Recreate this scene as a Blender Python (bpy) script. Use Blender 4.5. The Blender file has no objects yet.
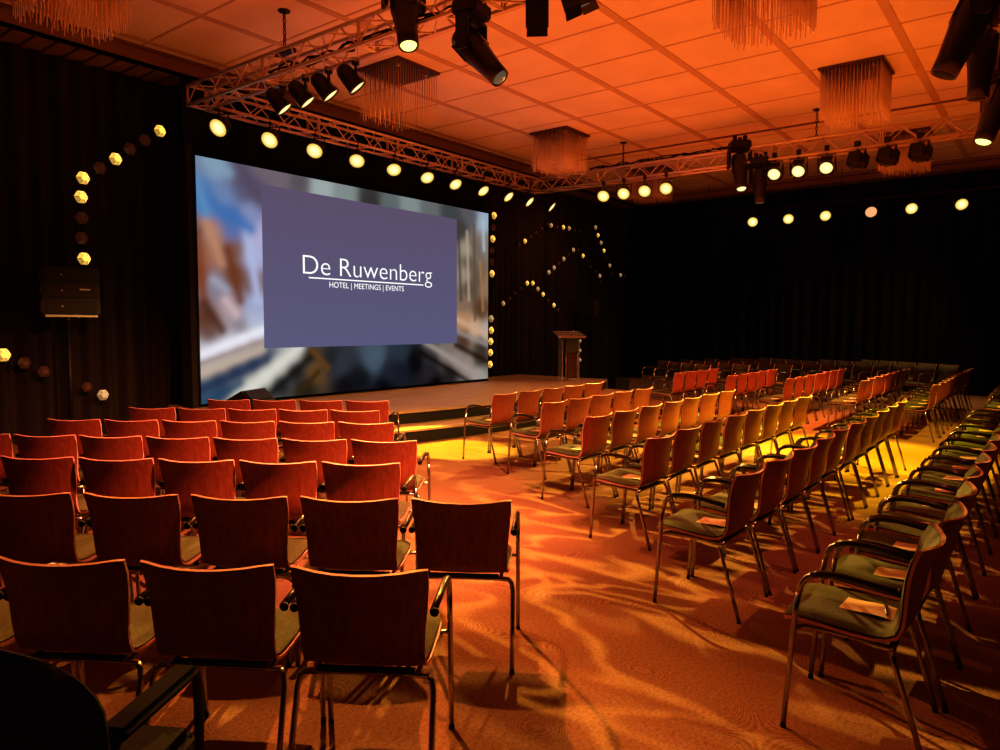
import bpy, bmesh, math, random
from mathutils import Vector, Matrix
random.seed(11)
PI = math.pi
C = bpy.context.scene.collection
R = math.radians

# ------------------------------------------------------------------ helpers
def link(o):
    C.objects.link(o); return o

class MB:
    """collects shapes in one mesh"""
    def __init__(s): s.v = []; s.f = []; s.m = []; s.sm = []
    def add(s, vs, fs, mi=0, smooth=False):
        b = len(s.v); s.v += [tuple(v) for v in vs]
        for f in fs: s.f.append([i + b for i in f]); s.m.append(mi); s.sm.append(smooth)
        return s
    def box(s, c, d, rot=None, mi=0):
        x, y, z = [k / 2 for k in d]
        vs = [Vector((i * x, j * y, k * z)) for i in (-1, 1) for j in (-1, 1) for k in (-1, 1)]
        if rot is not None: vs = [rot @ v for v in vs]
        vs = [v + Vector(c) for v in vs]
        return s.add(vs, [(0, 1, 3, 2), (4, 6, 7, 5), (0, 4, 5, 1), (2, 3, 7, 6), (0, 2, 6, 4), (1, 5, 7, 3)], mi)
    def prism(s, pts, z0, z1, mi=0):
        n = len(pts)
        vs = [(p[0], p[1], z0) for p in pts] + [(p[0], p[1], z1) for p in pts]
        fs = [list(range(n))[::-1], list(range(n, 2 * n))] + [(i, (i + 1) % n, n + (i + 1) % n, n + i) for i in range(n)]
        return s.add(vs, fs, mi)
    def tube(s, pts, r, n=8, mi=0, caps=True):
        pts = [Vector(p) for p in pts]; rs = r if isinstance(r, (list, tuple)) else [r] * len(pts)
        vs = []; fs = []
        t0 = (pts[1] - pts[0]).normalized()
        up = Vector((0, 0, 1)) if abs(t0.z) < .9 else Vector((1, 0, 0))
        a = t0.cross(up).normalized()
        for i, p in enumerate(pts):
            if i == 0: t = t0
            elif i == len(pts) - 1: t = (pts[i] - pts[i - 1]).normalized()
            else: t = ((pts[i] - pts[i - 1]).normalized() + (pts[i + 1] - pts[i]).normalized()).normalized()
            a = (a - t * a.dot(t)).normalized(); b = t.cross(a)
            for k in range(n):
                q = 2 * PI * k / n
                vs.append(p + (a * math.cos(q) + b * math.sin(q)) * rs[i])
        for i in range(len(pts) - 1):
            for k in range(n):
                k2 = (k + 1) % n
                fs.append((i * n + k, i * n + k2, (i + 1) * n + k2, (i + 1) * n + k))
        s.add(vs, fs, mi, True)
        if caps:
            b0 = len(s.v) - len(vs)
            s.f.append([b0 + k for k in range(n)][::-1]); s.m.append(mi); s.sm.append(False)
            s.f.append([b0 + (len(pts) - 1) * n + k for k in range(n)]); s.m.append(mi); s.sm.append(False)
        return s
    def lathe(s, prof, M=None, n=20, mi=0, smooth=True):
        """prof: (r,z) list around local z"""
        M = M or Matrix.Identity(4); vs = []; fs = []
        for r, z in prof:
            for k in range(n):
                q = 2 * PI * k / n; vs.append(M @ Vector((r * math.cos(q), r * math.sin(q), z)))
        for i in range(len(prof) - 1):
            for k in range(n):
                k2 = (k + 1) % n; fs.append((i * n + k, i * n + k2, (i + 1) * n + k2, (i + 1) * n + k))
        fs.append(list(range(n))[::-1]); fs.append([(len(prof) - 1) * n + k for k in range(n)])
        return s.add(vs, fs, mi, smooth)
    def grid(s, P, mi=0, smooth=True, close=False):
        nu = len(P); nv = len(P[0]); vs = [p for row in P for p in row]; fs = []
        for i in range(nu - 1):
            for j in range(nv - 1): fs.append((i * nv + j, (i + 1) * nv + j, (i + 1) * nv + j + 1, i * nv + j + 1))
        return s.add(vs, fs, mi, smooth)
    def build(s, name, mats, parent=None, bevel=0):
        me = bpy.data.meshes.new(name); me.from_pydata(s.v, [], s.f)
        for m in (mats if isinstance(mats, (list, tuple)) else [mats]): me.materials.append(m)
        me.polygons.foreach_set('material_index', s.m); me.polygons.foreach_set('use_smooth', s.sm)
        bm = bmesh.new(); bm.from_mesh(me); bmesh.ops.recalc_face_normals(bm, faces=bm.faces)
        if bevel: 
            bmesh.ops.bevel(bm, geom=[e for e in bm.edges if len(e.link_faces) == 2 and e.calc_face_angle(0) > .6], offset=bevel, segments=2, affect='EDGES', clamp_overlap=True)
        bm.to_mesh(me); bm.free()
        o = bpy.data.objects.new(name, me); link(o)
        if parent: o.parent = parent
        return o

def tag(o, label=None, cat=None, group=None, kind=None):
    if label: o['label'] = label
    if cat: o['category'] = cat
    if group: o['group'] = group
    if kind: o['kind'] = kind
    return o
def empty(name, loc=(0, 0, 0), rz=0, **k):
    o = bpy.data.objects.new(name, None); o.location = loc; o.rotation_euler = (0, 0, rz); o.empty_display_size = .1
    link(o); return tag(o, **k)
def copy_tree(o, parent=None):
    c = o.copy(); C.objects.link(c)
    if parent is not None: c.parent = parent
    for ch in list(o.children): copy_tree(ch, c)
    return c
ORD = ['first', 'second', 'third', 'fourth', 'fifth', 'sixth', 'seventh', 'eighth', 'ninth', 'tenth', 'eleventh', 'twelfth', 'thirteenth', 'fourteenth']

# ------------------------------------------------------------------ materials
def mat(name, col, rough=.5, metal=0, emit=None, es=0, spec=.5):
    m = bpy.data.materials.new(name); m.use_nodes = True; b = m.node_tree.nodes['Principled BSDF']
    b.inputs['Base Color'].default_value = (*col, 1); b.inputs['Roughness'].default_value = rough; b.inputs['Metallic'].default_value = metal
    b.inputs['Specular IOR Level'].default_value = spec
    if emit: b.inputs['Emission Color'].default_value = (*emit, 1); b.inputs['Emission Strength'].default_value = es
    return m
def noisy(m, c0, c1, scale, vec=(1, 1, 1), detail=4, bump=0, lo=.35, hi=.65, dist=0):
    nt = m.node_tree; N = nt.nodes; L = nt.links; b = N['Principled BSDF']
    tc = N.new('ShaderNodeTexCoord'); mp = N.new('ShaderNodeMapping'); mp.inputs['Scale'].default_value = vec
    no = N.new('ShaderNodeTexNoise'); no.inputs['Scale'].default_value = scale; no.inputs['Detail'].default_value = detail; no.inputs['Distortion'].default_value = dist
    cr = N.new('ShaderNodeValToRGB'); cr.color_ramp.elements[0].position = lo; cr.color_ramp.elements[1].position = hi
    cr.color_ramp.elements[0].color = (*c0, 1); cr.color_ramp.elements[1].color = (*c1, 1)
    L.new(tc.outputs['Object'], mp.inputs['Vector']); L.new(mp.outputs['Vector'], no.inputs['Vector']); L.new(no.outputs['Fac'], cr.inputs['Fac']); L.new(cr.outputs['Color'], b.inputs['Base Color'])
    if bump:
        bp = N.new('ShaderNodeBump'); bp.inputs['Strength'].default_value = bump; bp.inputs['Distance'].default_value = .01
        L.new(no.outputs['Fac'], bp.inputs['Height']); L.new(bp.outputs['Normal'], b.inputs['Normal'])
    return m

M_wood = noisy(mat('cherry plywood', (.5, .13, .07), .38), (.175, .034, .017), (.28, .066, .033), 9, (6, 6, .6), 5)
M_edge = mat('plywood edge', (.80, .42, .36), .5)  # pale plywood rim, with the light it catches put into the colour
M_pad = noisy(mat('olive upholstery', (.2, .2, .12), .9), (.05, .055, .022), (.08, .085, .036), 60, bump=.2)
M_chrome = mat('chrome tube', (.42, .40, .39), .26, 1)
M_armgrip = mat('dark arm tube', (.05, .042, .04), .28, .5)
M_black = mat('matte black metal', (.010, .010, .010), .5, .2)
M_blackgloss = mat('black plastic', (.010, .010, .010), .35)
M_rubber = mat('black rubber', (.006, .006, .006), .7, spec=.25)
M_alu = mat('aluminium truss', (.70, .62, .58), .42, .55)
M_curtain = noisy(mat('black drape', (.02, .015, .012), .9), (.006, .004, .003), (.017, .010, .006), 3, (1, 1, .15), bump=.1)
M_curtain_dark = noisy(mat('dark drape', (.006, .005, .005), .95, spec=.1), (.004, .003, .003), (.010, .007, .006), 3, (1, 1, .15))
M_wall = noisy(mat('dark painted wall', (.02, .015, .012), .9), (.015, .012, .01), (.03, .02, .016), 2)
M_ceil = noisy(mat('ceiling panel', (.75, .68, .6), .9), (.70, .63, .56), (.78, .71, .63), 1.2)
M_grid = mat('ceiling grid', (.50, .38, .30), .8)
M_gap = mat('shadow gap', (.03, .02, .015), .9)
M_cove = mat('cornice brown', (.22, .15, .11), .8)
M_stage = noisy(mat('stage deck', (.42, .30, .22), .5), (.34, .235, .17), (.46, .33, .24), 3, (.4, 6, 1), 5)
M_fascia = mat('black stage skirt', (.008, .007, .007), .9)
M_acryl = mat('clear acrylic', (.8, .85, .85), .08)
b = M_acryl.node_tree.nodes['Principled BSDF']; b.inputs['Alpha'].default_value = .16
M_steel = mat('brushed steel', (.7, .68, .65), .35, .9)
M_paper = mat('orange-lit paper', (.72, .52, .36), .8)  # orange of the hall lighting is mixed into the paper's base colour
M_pen = mat('black pen', (.015, .015, .015), .3)
M_fabric = noisy(mat('black office fabric', (.012, .012, .012), .95), (.008, .008, .008), (.02, .018, .016), 80, bump=.3)
M_glassdark = mat('smoked amber glass', (.25, .13, .09), .15)
M_strand = mat('crystal strand', (.72, .60, .48), .25, .2)
M_chplate = mat('chandelier plate', (.10, .07, .06), .35, .7)

def emis(name, col, s, dark=(0, 0, 0)):
    return mat(name, dark, .4, 0, col, s)
M_lampwarm = emis('lit warm lens', (1, .70, .26), 2.6)
M_lampyel = emis('lit yellow lens', (1, .80, .24), 1.5)
M_lamppink = emis('lit peach lens', (1, .45, .20), .85)
M_lampgreen = emis('lit lime lens', (.78, .95, .20), 2.2)
M_lampdim = emis('faint lens', (.8, .7, .45), .10)
M_glow = emis('glowing amber glass', (1, .58, .10), 1.25, (.3, .2, .05))
M_glowpale = emis('glowing pale glass', (1, .66, .30), .42, (.3, .2, .1))
M_dimglass = emis('dim amber glass', (.9, .25, .10), .02, (.07, .035, .025))

def lens_grad(m_, c0, s0, c1, s1, r):
    nt = m_.node_tree; N = nt.nodes; b = N['Principled BSDF']; tc = N.new('ShaderNodeTexCoord'); ln = N.new('ShaderNodeVectorMath'); ln.operation = 'LENGTH'
    mp = N.new('ShaderNodeMapping'); mp.inputs['Scale'].default_value = (1, 1, 0)
    cr = N.new('ShaderNodeValToRGB'); cr.color_ramp.elements[0].position = .35; cr.color_ramp.elements[1].position = 1
    cr.color_ramp.elements[0].color = (*[k * s0 for k in c0], 1); cr.color_ramp.elements[1].color = (*[k * s1 for k in c1], 1)
    dv = N.new('ShaderNodeMath'); dv.operation = 'DIVIDE'; dv.inputs[1].default_value = r
    nt.links.new(tc.outputs['Object'], mp.inputs[0]); nt.links.new(mp.outputs[0], ln.inputs[0]); nt.links.new(ln.outputs['Value'], dv.inputs[0]); nt.links.new(dv.outputs[0], cr.inputs[0]); nt.links.new(cr.outputs['Color'], b.inputs['Emission Color']); b.inputs['Emission Strength'].default_value = 1
lens_grad(M_lampwarm, (1, .86, .50), 1.6, (1, .52, .10), 1.1, .12)
lens_grad(M_lampyel, (1, .90, .40), 1.25, (.9, .60, .10), .8, .12)
# carpet: rippled loop pile
m = M_floor = bpy.data.materials.new('orange carpet'); m.use_nodes = True
nt = m.node_tree; N = nt.nodes; L = nt.links; b = N['Principled BSDF']; b.inputs['Roughness'].default_value = .95; b.inputs['Specular IOR Level'].default_value = .1
tc = N.new('ShaderNodeTexCoord')
n1 = N.new('ShaderNodeTexNoise'); n1.inputs['Scale'].default_value = .9; n1.inputs['Detail'].default_value = 0
mul = N.new('ShaderNodeMath'); mul.operation = 'MULTIPLY'; mul.inputs[1].default_value = 1500
sn = N.new('ShaderNodeMath'); sn.operation = 'SINE'
n2 = N.new('ShaderNodeTexNoise'); n2.inputs['Scale'].default_value = 60; n2.inputs['Detail'].default_value = 3; n2.inputs['Roughness'].default_value = .7
add = N.new('ShaderNodeMath'); add.operation = 'MULTIPLY_ADD'; add.inputs[1].default_value = .11; 
cr = N.new('ShaderNodeValToRGB'); cr.color_ramp.elements[0].position = .25; cr.color_ramp.elements[1].position = .85
cr.color_ramp.elements[0].color = (.16, .075, .042, 1); cr.color_ramp.elements[1].color = (.40, .23, .135, 1)
L.new(tc.outputs['Object'], n1.inputs['Vector']); L.new(tc.outputs['Object'], n2.inputs['Vector'])
L.new(n1.outputs['Fac'], mul.inputs[0]); L.new(mul.outputs[0], sn.inputs[0]); L.new(sn.outputs[0], add.inputs[0]); L.new(n2.outputs['Fac'], add.inputs[2]); L.new(add.outputs[0], cr.inputs['Fac']); L.new(cr.outputs['Color'], b.inputs['Base Color'])
bp = N.new('ShaderNodeBump'); bp.inputs['Strength'].default_value = .35; bp.inputs['Distance'].default_value = .004
L.new(add.outputs[0], bp.inputs['Height']); L.new(bp.outputs['Normal'], b.inputs['Normal'])

# ------------------------------------------------------------------ camera
cd = bpy.data.cameras.new('camera'); cam = link(bpy.data.objects.new('camera', cd)); bpy.context.scene.camera = cam
cd.sensor_width = 36; cd.lens = 716.5 / 1000 * 36; cd.clip_start = .05; cd.clip_end = 100
yaw, pitch, roll = R(37.84), R(3.994), R(.218)
fw = Vector((math.cos(yaw) * math.cos(pitch), math.sin(yaw) * math.cos(pitch), -math.sin(pitch)))
r0 = Vector((math.sin(yaw), -math.cos(yaw), 0)); u0 = r0.cross(fw)
rt = r0 * math.cos(roll) + u0 * math.sin(roll); up = -r0 * math.sin(roll) + u0 * math.cos(roll)
cam.matrix_world = Matrix(((rt.x, up.x, -fw.x, 0), (rt.y, up.y, -fw.y, 0), (rt.z, up.z, -fw.z, 1.7), (0, 0, 0, 1)))

# ------------------------------------------------------------------ room shell
XE, YB, XL, YF, ZC, ZS = 21.3, 11.6, -4.0, -4.0, 5.7, 5.5
tag(MB().box(((XE + XL) / 2, (YB + YF) / 2, -.05), (XE - XL + .4, YB - YF + .4, .1)).build('floor', M_floor), kind='structure')
tag(MB().box(((XE + XL) / 2, (10.72 + YF) / 2, ZC + .05), (XE - XL + .4, 10.72 - YF + .2, .1)).build('ceiling', M_ceil), kind='structure')
tag(MB().box(((XE + XL) / 2, YB + .1, 2.9), (XE - XL + .4, .2, 5.8)).build('wall_back', M_wall), kind='structure')
tag(MB().box((XE + .1, (YB + YF) / 2, 2.9), (.2, YB - YF, 5.8)).build('wall_end', M_wall), kind='structure')
tag(MB().box((XL - .1, (YB + YF) / 2, 2.9), (.2, YB - YF, 5.8)).build('wall_left', M_wall), kind='structure')
tag(MB().box(((XE + XL) / 2, YF - .1, 2.9), (XE - XL + .4, .2, 5.8)).build('wall_near', M_wall), kind='structure')
# cornice: brown face + soffit with joints
tag(MB().box(((XE + XL) / 2, 10.74, 5.62), (XE - XL, .06, .22)).box(((XE + XL) / 2, 10.80, 5.56), (XE - XL, .16, .12)).build('trim_1', M_cove), kind='structure')
tag(MB().box(((XE + XL) / 2, 11.16, ZS + .05), (XE - XL, .88, .1)).build('trim_2', M_cove), kind='structure')
jm = MB(); x = XL + .1
while x < XE: jm.box((x, 11.18, ZS - .004), (.03, .80, .012)); x += .27
tag(jm.build('trim_3', M_gap), kind='structure')
tag(MB().box(((15.0 + XL) / 2, 10.66, ZC - .012), (15.0 - XL, .10, .03)).box((15.15, (10.7 + YF) / 2, ZC - .010), (.07, 10.7 - YF, .025)).build('trim_4', mat('strip brown', (.16, .10, .07), .9)), kind='structure')  # thin brown strips along the ceiling edge and across it
tag(MB().box((XE - .32, (10.7 + YF) / 2, 5.6), (.64, 10.7 - YF, .2)).box((XE - .75, (10.7 + YF) / 2, 5.66), (.22, 10.7 - YF, .08)).build('trim_5', M_cove), kind='structure')
gm = MB()
y = 4.73 - 1.42 * 6
while y < 10.6:
    gm.box(((XE + XL) / 2, y, ZC - .004), (XE - XL, .115, .012)); y += 1.42
x = 8.66 - 1.15 * 11
while x < XE - .7:
    gm.box((x, (10.6 + YF) / 2, ZC - .003), (.035, 10.6 - YF, .008)); x += 1.15
tag(gm.build('trim_6', M_grid), kind='structure')

# ------------------------------------------------------------------ curtains
def curtain(name, p0, p1, z0, z1, mtl, label, group=None, per=.21, amp=.055, seed=1):
    rnd = random.Random(seed); p0 = Vector((*p0, 0)); p1 = Vector((*p1, 0)); Lh = (p1 - p0).length; d = (p1 - p0) / Lh; nrm = Vector((-d.y, d.x, 0))
    n = int(Lh / .036); rows = []
    ph = [rnd.uniform(0, 6) for _ in range(4)]
    off = []
    for i in range(n + 1):
        s = Lh * i / n
        off.append(amp * math.sin(2 * PI * s / per + 1.6 * math.sin(s * 1.3 + ph[0]) + ph[1]) + amp * .5 * math.sin(2 * PI * s / (per * 2.7) + ph[2]) + amp * .3 * math.sin(s * 23 + ph[3]))
    for zz, k in ((z0, 1.15), (z0 + (z1 - z0) * .33, 1.05), (z0 + (z1 - z0) * .66, .9), (z1 - .12, .75), (z1, .6)):
        rows.append([p0 + d * (Lh * i / n) + nrm * off[i] * k + Vector((0, 0, zz)) for i in range(n + 1)])
    o = MB().grid(rows).build(name, mtl)
    return tag(o, label, 'curtain', group)
curtain('stage_curtain', (-3.8, 11.42), (6.25, 11.42), .02, 5.48, M_curtain, 'black pleated drape beside the screen, hung with glowing amber lamps', seed=3, per=.3)
curtain('stage_curtain', (13.05, 11.42), (20.95, 11.42), .02, 5.48, M_curtain, 'brown-black pleated drape behind the clear lectern', seed=5, per=.24)
curtain('end_wall_curtain', (21.12, 11.2), (21.12, -3.8), .02, 5.48, M_curtain_dark, 'black drape covering the far end wall behind dark chairs', seed=8, per=.3)

# ------------------------------------------------------------------ stage
def arc(x, base, k=.045): return base + k * (x - 10.2) ** 2
def deckpts(x0, x1, base, yback, k=.045):
    n = 28; return [(x0 + (x1 - x0) * i / n, arc(x0 + (x1 - x0) * i / n, base, k)) for i in range(n + 1)] + [(x1, yback), (x0, yback)]
st = empty('stage', (0, 0, 0), label='low stage with a curved front edge and brown deck under the big screen', cat='stage')
pp = deckpts(5.75, 15.25, 7.42, 11.2)
pi_ = deckpts(5.79, 15.21, 7.46, 11.18)
MB().prism(pp, .36, .40).build('deck', M_stage, st)
MB().prism(pi_, .0, .36).build('skirt', M_fascia, st)
sp = deckpts(5.9, 14.9, 6.88, 7.6, .04)
sp = [p for p in sp[:-2]] + [(x, arc(x, 7.44)) for x in [14.9 - (14.9 - 5.9) * i / 28 for i in range(29)]]
stp = empty('stage_step', (0, 0, 0), label='curved front step running along the stage edge', cat='step')
MB().prism(sp, .17, .20).build('tread', M_stage, stp)
sp2 = [(x, y + (.03 if i < 29 else 0)) for i, (x, y) in enumerate(sp)]
MB().prism(sp2, 0, .17).build('riser', M_fascia, stp)

# ------------------------------------------------------------------ LED screen
SY = 10.4; SX0, SX1, SZ0, SZ1 = 5.87, 12.93, .46, 4.24
scr = empty('led_screen', (0, 0, 0), label='large wall screen showing a blurred street and a slate slide', cat='screen')
MB().box(((SX0 + SX1) / 2, SY + .10, (SZ0 + SZ1) / 2), (SX1 - SX0 + .02, .16, SZ1 - SZ0 + .02)).build('cabinet', M_black, scr)
MB().box((SX0 + .0 - .06, SY + .2, 2.4), (.10, .3, 4.0)).build('side_frame', M_fascia, scr)
MB().box((SX1 + .04, SY + .2, 2.4), (.06, .3, 4.0)).build('side_frame', M_fascia, scr)
tag(MB().box((9.5, SY + .32, 4.75), (7.3, .04, 1.35)).build('border_drape', M_curtain_dark), 'black border drape hung above the big screen', 'curtain')
tag(MB().box((9.55, SY + .50, 2.3), (7.1, .04, 4.4)).build('backing_drape', M_curtain_dark), 'black backing drape behind the big screen', 'curtain')
# picture painted on the screen as soft colour spots: (x, y, r, g, b, size) measured on the picture plane
f_ = 716.5
def onscreen(px, py):
    d = fw + rt * ((px - 500) / f_) + up * ((375 - py) / f_); t = SY / d.y
    return (d.x * t, 1.7 + d.z * t)
SP = [(200,160,110,125,150),(215,165,130,150,175),(240,175,95,85,105),(255,190,90,80,100),(200,190,80,115,160),(225,200,110,130,165),(245,195,90,90,115),(205,205,75,120,170),(230,215,70,105,160),(250,210,130,140,175),(198,228,110,85,80),(212,232,160,125,110),(232,230,90,110,160),(255,235,170,165,195),(200,250,140,90,70),(215,250,150,110,90),(235,250,120,85,70),(253,255,160,165,200),(198,275,130,75,50),(215,285,130,125,140),(235,275,110,70,50),(255,285,110,80,70),(230,310,160,140,145),(205,320,95,60,45),(255,305,150,160,190),(210,335,90,55,40),(240,328,120,110,120),(256,322,160,170,195),
(203,354,190,190,200),(215,350,195,195,205),(228,345,200,200,210),(242,340,205,205,215),(258,334,205,205,215),(205,372,170,155,145),(222,364,165,150,140),(240,354,150,140,140),(258,346,150,140,135),(202,388,60,90,115),(218,380,45,65,90),(235,370,40,55,80),(252,362,40,55,75),(268,353,60,75,95),(205,402,50,90,115),
(240,398,185,185,175),(252,388,190,190,180),(265,377,190,190,180),(278,366,180,180,172),(292,354,170,170,165),(222,394,40,60,80),(262,396,60,60,60),(280,385,25,30,38),(296,372,35,35,40),(310,352,70,60,50),(315,370,100,75,45),(330,360,40,45,50),(305,390,40,40,35),(340,365,55,60,70),(345,385,28,30,34),(360,380,30,35,40),(375,358,75,90,105),(390,372,40,45,55),(400,370,35,40,50),(400,352,50,60,70),(415,362,25,28,32),(430,372,45,45,50),(432,352,60,60,62),(445,350,120,110,105),(457,360,135,125,120),(468,368,140,130,122),(478,376,150,145,140),(450,376,40,40,42),(480,358,60,55,50),(435,385,22,22,24),(385,388,25,27,30),
(470,217,90,90,95),(484,224,150,165,180),(461,230,70,65,65),(466,250,150,140,125),(475,245,110,100,90),(485,240,130,120,110),(463,275,150,135,120),(468,262,95,85,75),(469,288,90,80,70),(478,280,100,85,75),(486,285,140,115,90),(463,303,125,105,90),(480,310,90,65,45),(463,322,170,130,100),(475,328,185,155,130),(486,334,170,160,155),(463,340,80,60,50),(482,346,60,50,45),
(280,175,110,100,110),(300,183,90,85,90),(320,189,150,160,160),(345,194,125,135,135),(370,200,60,60,60),(390,205,95,105,105),(410,207,125,135,135),(430,211,100,105,105),(450,213,70,75,75),(262,170,110,100,110),(350,260,80,80,95)]
def lin(c): c /= 255; return c / 12.92 if c < .04045 else ((c + .055) / 1.055) ** 2.4
SPW = [(*onscreen(a, b_), lin(r), lin(g), lin(bb)) for a, b_, r, g, bb in SP]
nx, nz = 180, 100; vs = []; cols = []
STK = [(190,359,266,329,215,215,225,4.5),(190,368,266,340,150,135,130,3),(190,378,262,350,180,165,150,5),(196,392,266,360,40,58,85,7),(205,404,240,384,45,75,100,6),(228,408,300,347,200,200,192,6.5),(262,402,312,356,30,34,38,6),(312,350,328,368,95,70,42,4),(318,372,300,392,60,48,34,4),(425,342,492,384,150,142,136,4.5),(420,352,480,388,30,28,28,4),(454,318,490,336,190,155,130,4),(454,330,490,346,140,132,130,3.5),(456,345,488,362,45,36,30,4),(458,225,461,300,75,68,62,3),(467,232,469,300,165,152,135,2.6),(474,225,475,320,90,78,68,2.6),(483,222,484,250,160,175,190,3),(480,262,483,310,150,115,85,3),(206,222,222,262,175,130,105,6),(196,232,204,300,120,70,50,5),(228,250,240,300,105,62,45,6),(205,305,222,330,80,50,38,6),(226,300,236,314,185,165,170,5),(214,280,226,290,150,150,165,5),(248,232,258,300,165,172,205,6),(205,200,250,228,70,110,165,8),(196,180,206,212,95,135,175,6),(238,168,262,200,88,80,98,10),(206,160,228,172,125,150,170,7)]
STW = [(*onscreen(a, b_), *onscreen(c_, d_), lin(r), lin(g), lin(bb), w_ * .0165) for a, b_, c_, d_, r, g, bb, w_ in STK]
rn = random.Random(4)
for j in range(nz + 1):
    for i in range(nx + 1):
        X = SX0 + (SX1 - SX0) * i / nx; Z = SZ0 + (SZ1 - SZ0) * j / nz; vs.append((X, SY, Z))
        w = 0; c = [0, 0, 0]
        for s in SPW:
            d2 = (X - s[0]) ** 2 + (Z - s[1]) ** 2; g = (d2 + .03) ** -2.3
            w += g; c[0] += g * s[2]; c[1] += g * s[3]; c[2] += g * s[4]
        c = [k / w for k in c]; w = 1
        for x0, z0, x1, z1, r_, g_, b3, w_ in STW:
            ux, uz = x1 - x0, z1 - z0; t_ = max(0, min(1, ((X - x0) * ux + (Z - z0) * uz) / (ux * ux + uz * uz)))
            dd = (X - x0 - ux * t_) ** 2 + (Z - z0 - uz * t_) ** 2; a_ = math.exp(-dd / (w_ * w_)) * .85
            c = [c[0] * (1 - a_) + r_ * a_, c[1] * (1 - a_) + g_ * a_, c[2] * (1 - a_) + b3 * a_]
        cols += [max(0, c[0] / w * .98 - .010), max(0, c[1] / w * .98 - .010), max(0, c[2] / w * .98 - .010), 1]
me = bpy.data.meshes.new('picture'); W = nx + 1
me.from_pydata(vs, [], [(j * W + i, j * W + i + 1, (j + 1) * W + i + 1, (j + 1) * W + i) for j in range(nz) for i in range(nx)])
ca = me.color_attributes.new('Col', 'FLOAT_COLOR', 'POINT'); ca.data.foreach_set('color', cols)
m = bpy.data.materials.new('screen picture'); m.use_nodes = True; nt = m.node_tree; N = nt.nodes; b = N['Principled BSDF']
at = N.new('ShaderNodeAttribute'); at.attribute_name = 'Col'; b.inputs['Base Color'].default_value = (0, 0, 0, 1); b.inputs['Roughness'].default_value = .6; b.inputs['Emission Strength'].default_value = 1.05; b.inputs['Specular IOR Level'].default_value = .1
nt.links.new(at.outputs['Color'], b.inputs['Emission Color']); me.materials.append(m)
pic = link(bpy.data.objects.new('picture', me)); pic.parent = scr; pic['label'] = 'blurred street scene shown on the screen'
# slate slide (graded emission)
m = bpy.data.materials.new('slate slide'); m.use_nodes = True; nt = m.node_tree; N = nt.nodes; b = N['Principled BSDF']; b.inputs['Base Color'].default_value = (0, 0, 0, 1); b.inputs['Specular IOR Level'].default_value = .1
tc = N.new('ShaderNodeTexCoord'); sx = N.new('ShaderNodeSeparateXYZ'); cr = N.new('ShaderNodeValToRGB'); cr.color_ramp.elements[0].color = (lin(90), lin(90), lin(122), 1); cr.color_ramp.elements[1].color = (lin(92), lin(82), lin(107), 1)
nt.links.new(tc.outputs['Generated'], sx.inputs[0]); nt.links.new(sx.outputs['Z'], cr.inputs['Fac']); nt.links.new(cr.outputs['Color'], b.inputs['Emission Color']); b.inputs['Emission Strength'].default_value = 1
pl = MB().box(((7.0 + 11.83) / 2, SY - .006, (1.3 + 3.98) / 2), (4.83, .008, 2.68)).build('slide', m, scr); pl['label'] = 'slate blue slide with white lettering'
M_white = emis('white lettering', (1, 1, 1), .95)
def text(body, x0, x1, zb, cap, name, off=0.0, sp=1.0):
    cu = bpy.data.curves.new(name, 'FONT'); cu.body = body; cu.size = 1; cu.offset = off; cu.space_character = sp; cu.materials.append(M_white)
    o = link(bpy.data.objects.new(name, cu)); bpy.context.view_layer.update()
    w = max(v[0] for v in o.bound_box) - min(v[0] for v in o.bound_box); x_min = min(v[0] for v in o.bound_box)
    kx = (x1 - x0) / w; kz = cap / .729
    me_ = bpy.data.meshes.new_from_object(o); bpy.data.objects.remove(o); o = link(bpy.data.objects.new(name, me_))
    o.scale = (kx, kz, 1); o.rotation_euler = (PI / 2, 0, 0); o.location = (x0 - x_min * kx, SY - .013, zb); o.parent = scr
    return o
text('De Ruwenberg', 7.79, 11.04, 2.575, .352, 'lettering', -.013)
text('HOTEL | MEETINGS | EVENTS', 8.36, 10.22, 2.365, .105, 'lettering')
MB().box(((7.91 + 10.78) / 2, SY - .013, 2.515), (2.87, .004, .022)).build('underline', M_white, scr)

# ------------------------------------------------------------------ chairs
prof = [(.290, .446), (.270, .460), (.235, .468), (.16, .466), (.08, .458), (0, .452), (-.06, .450), (-.105, .455), (-.138, .478), (-.155, .515), (-.162, .57), (-.165, .64), (-.172, .71), (-.187, .78), (-.208, .842)]
hw = [.195, .215, .226, .230, .230, .229, .228, .226, .225, .225, .227, .232, .239, .245, .250]
def shell_pt(i, u, off=0, inset=0):
    y, z = prof[i]; w = hw[i] - inset
    t = i / (len(prof) - 1)
    # tangent for normals
    a = prof[max(0, i - 1)]; b_ = prof[min(len(prof) - 1, i + 1)]; ty, tz = b_[0] - a[0], b_[1] - a[1]; l = math.hypot(ty, tz); ny, nz = (-tz) / l * -1, (ty) / l * -1
    ny, nz = tz / l, -ty / l  # sitter side
    back = max(0, (i - 7) / (len(prof) - 8)); bend = .008 + .052 * back if i > 7 else .010
    y2 = y + (bend * (u * u - 1) if i > 7 else 0); z2 = z + (.008 * u * u if i <= 7 else .014 * back * abs(u) ** 2.5)
    return Vector((u * w, y2 + ny * off, z2 + nz * off))
US = [-1, -.86, -.6, -.3, 0, .3, .6, .86, 1]
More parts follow.
